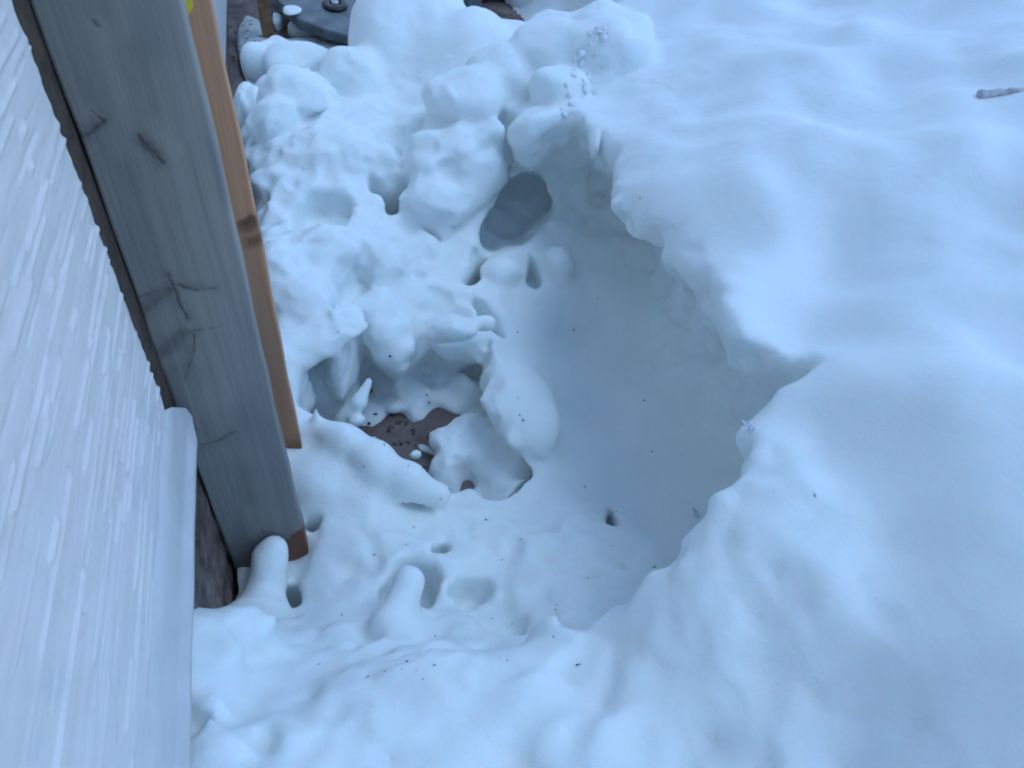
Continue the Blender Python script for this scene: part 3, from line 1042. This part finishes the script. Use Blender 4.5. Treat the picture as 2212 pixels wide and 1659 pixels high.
def build_small():
    M['ice'] = ice_material()
    p, _ = cast(1624, 934)
    spike('ice_spike', np.array(p) - .3 * (atz(1622, 930, p.z) - atz(1615, 906, p.z)), Vector(p) + Vector((-.018, .012, .022)), .006, 'tiny clear ice spike on the middle of the right-hand rim')
    p, _ = cast(1506, 1116)
    spike('ice_spike', p, Vector(p) + Vector((-.012, .008, .03)), .0065, 'tiny clear ice spike on the lower right rim of the hollow')
    # twig half sunk in the bank
    a, _ = cast(2112, 209)
    b, _ = cast(2210, 194)
    dirn = (b - a)
    bm = bmesh.new()
    n = 14
    prev = None
    rt = dirn.normalized().to_track_quat('Z', 'Y')
    for i in range(n + 6):
        t = i / n
        c = a + dirn * t + Vector((0, 0, .004 - .004 * t + .0015 * math.sin(i * 1.3)))
        rr = .011 - .005 * min(t, 1) + .0008 * math.sin(i * 2.1)
        ring = [bm.verts.new(c + rt @ Vector((rr * math.cos(k * math.pi / 4), rr * math.sin(k * math.pi / 4), 0))) for k in range(8)]
        if prev:
            for k in range(8): bm.faces.new((prev[k], prev[(k + 1) % 8], ring[(k + 1) % 8], ring[k]))
        else: bm.faces.new(ring[::-1])
        prev = ring
    bm.faces.new(prev)
    link('twig', bm_mesh(bm, 'twig', True), plain('grey_bark', (.5, .5, .5), .8, .3, 60), label='grey twig half sunk in the snow bank', cat='twig')
    # dark crumbs of dirt lying on the snow
    sp = []
    for x, y, k in [(460, 145, 1), (850, 320, 2.4), (1108, 388, 1), (1095, 465, 1.6), (1120, 610, 2.8), (1135, 663, 2.2), (1165, 770, 2), (1215, 850, 2.4), (1805, 757, 2.2), (1830, 795, 2), (1790, 630, 1.2),
                    (733, 880, 3), (780, 908, 1.3), (657, 1135, 2), (805, 975, 1.6), (985, 1130, 1.5), (1085, 1132, 1.7), (1010, 1085, 2.2), (930, 970, 2.6), (915, 950, 2), (1278, 1305, 1), (1225, 1370, 1.1), (948, 1405, 1.2),
                    (1022, 1582, 1.2), (1555, 1528, 1.8), (2200, 130, 1.4), (1788, 147, 1.2), (1480, 738, 1.2), (695, 820, 4), (780, 820, 4.5), (840, 870, 4), (740, 750, 3), (1820, 780, 1)]:
        sp.append(((1100 + x / 1.843) * .54, (1250 + y / 1.843) * .54, k))
    for x, y, k in [(710, 87, 1.3), (918, 62, 1.2), (1165, 180, 1.8), (767, 218, 1.3), (725, 318, 1.7), (550, 372, 1.6), (1360, 285, 1.4), (1253, 400, 1), (1560, 650, 1.8), (1552, 677, 1.9), (1542, 825, 1.3), (1675, 980, 2.2),
                    (1283, 957, 1.6), (1240, 943, 1), (880, 983, 1.6), (730, 962, 2.1), (510, 1048, 1.5), (608, 1016, 1.2), (818, 1060, 1.2), (885, 822, 1.4), (243, 977, 1.2), (370, 705, 1.5), (2097, 440, 2), (1890, 130, 1),
                    (1200, 725, 1), (1310, 755, 1), (1050, 840, 1.1), (700, 1005, 1), (1730, 500, 1), (780, 1000, .8), (785, 1010, .7)]:
        sp.append(((1100 + x / 1.3825) * .54, (1950 + y / 1.3825) * .54, k))
    sp += [(1392, 865, 1.8), (1240, 712, 1.3), (1263, 1052, 1.5), (1408, 975, 1.6), (1760, 1070, 1.7), (1322, 1180, 1), (1383, 428, 2), (1108, 348, 1.5), (1290, 645, .9), (1560, 880, .8)]
    r = random.Random(4)
    bm = bmesh.new()
    for u, v, k in sp:
        p, no = cast(u, v)
        d = (p - Vector(C)).length
        s = k * .0008 * d
        res = bmesh.ops.create_icosphere(bm, subdivisions=1, radius=s)
        e = Vector((r.uniform(.6, 1.3), r.uniform(.6, 1.3), r.uniform(.5, .8)))
        if r.random() < .3: e = Vector((2.4, .6, .5)) if r.random() < .5 else Vector((.6, 2.4, .5))
        for w in res['verts']:
            w.co = Vector((w.co.x * e.x, w.co.y * e.y, w.co.z * e.z)) * r.uniform(.7, 1.2) + p + no * s * .2
    link('dirt_specks', bm_mesh(bm, 'dirt_specks'), plain('dirt', (.04, .034, .03), .8), label='dark crumbs of dirt scattered over the snow', kind='stuff')


def plate(name, px, z, th, mat, **k):
    bm = bmesh.new()
    pts = [atz(u, v, z) for u, v in px]
    a = [bm.verts.new(p) for p in pts]
    b = [bm.verts.new((p[0], p[1], p[2] - th)) for p in pts]
    f = bm.faces.new(a)
    bm.faces.new(b[::-1])
    n = len(pts)
    for i in range(n): bm.faces.new((a[i], b[i], b[(i + 1) % n], a[(i + 1) % n]))
    bmesh.ops.bevel(bm, geom=[e for e in f.edges], offset=min(.012, th * .4), segments=2, affect='EDGES', profile=.5)
    return link(name, bm_mesh(bm, name), mat, **k)


def build_far():
    link('stake', board_mesh('stake', -.075, -.015, 4.42, 4.46, -.1, 1.3, .004), plain('stake_wood', (.24, .13, .06), .8, .35, 30), label='thin brown wooden stake standing beyond the snow clods', cat='stake')
    g = plain('grey_sheet', (.15, .17, .18), .55, .45, 7)
    s = plate('grey_sheet', [(585, -60), (600, 0), (640, 38), (700, 62), (745, 74), (800, 78), (900, 60), (900, -60)], .14, .05, g, label='grey sheet with a black ring lying behind the snow clods', cat='sheet')
    c = atz(724, 10, .15)
    bm = bmesh.new()
    rings = []
    for i in range(28):
        a = i * 2 * math.pi / 28
        rings.append([bm.verts.new((c[0] + (.048 + .022 * math.cos(b * math.pi / 4)) * math.cos(a), c[1] + (.075 + .03 * math.cos(b * math.pi / 4)) * math.sin(a), c[2] + .014 * math.sin(b * math.pi / 4))) for b in range(8)])
    for i in range(28):
        for b in range(8): bm.faces.new((rings[i][b], rings[(i + 1) % 28][b], rings[(i + 1) % 28][(b + 1) % 8], rings[i][(b + 1) % 8]))
    me = bm_mesh(bm, 'ring', True)
    blk = plain('black_rubber', (.012, .012, .014), .4)
    link('ring', me, blk, s)
    me = rock_mesh('ring_core', .02, .03, .012, 8)
    o = link('ring_core', me, plain('pale_core', (.45, .44, .44)), s)
    o.location = (c[0], c[1] + .02, c[2] + .004)
    me = rock_mesh('ring_hollow', .034, .06, .006, 9, rough=.02)
    o = link('ring_hollow', me, blk, s)
    o.location = (c[0], c[1], c[2] - .004)
    link('dark_board', board_mesh('dark_board', 1.28, 2.3, 4.95, 5.0, -.1, .9, .004), plain('dark_wood', (.03, .02, .018), .8, .4), label='dark brown upright board behind the notch in the snow ridge', cat='board')
    link('grey_post', board_mesh('grey_post', 1.16, 1.25, 4.85, 4.94, -.1, .9, .004), plain('grey_paint', (.14, .17, .18), .7, .2), label='grey post beside the dark board behind the snow ridge', cat='post')
    for k, (u, v, r, lab) in enumerate([(665, 108, (.22, .17, .03), 'dirty thin snow patch below the grey sheet beside the stake'), (760, 118, (.2, .2, .04), 'dirty thin snow patch between the grey sheet and the tall snow boulder'),
                                        (548, 100, (.07, .45, .015), 'grey icy snow strip between the house foot and the stake'), (655, 68, (.08, .06, .05), 'little white snow crumb at the edge of the grey sheet'),
                                        (632, 22, (.04, .05, .012), 'small snow heap on the left end of the grey sheet'), (600, 50, (.025, .06, .05), 'small snow clump clinging to the side of the stake'), (1140, -10, (.14, .3, .28), 'snow heap behind the ridge beside the dark board')]):
        o = link('snow_patch', rock_mesh('snow_patch', *r, 30 + k, power=2.2, rough=.35), M['dirty_snow'] if k < 3 else M['snow'], label=lab, cat='snow patch', group='snow patches beyond the bank')
        o.location = atz(u, v, .02 if k != 4 else .16)


def dirty_snow():
    t = NT('dirty_snow')
    a = t.noise(12, 4, .6)
    b = t.noise(34, 2, .5)
    c = t.ramp(a, [(.35, (.36, .38, .37)), (.65, (.55, .59, .58))])
    c = t.mix(t.rng(b, .62, .7), c, (.05, .045, .04))
    t.col(c)
    t.rough(.6)
    t.bump(a, .4, .02)
    return t.mat


build_wall()
build_timbers()
build_ground()
snow, SV, SQ = build_snow()
bvh = BVHTree.FromPolygons([Vector(v) for v in SV], [tuple(q) for q in SQ.tolist()])
M['dirty_snow'] = dirty_snow()
build_clods()
build_small()
build_far()
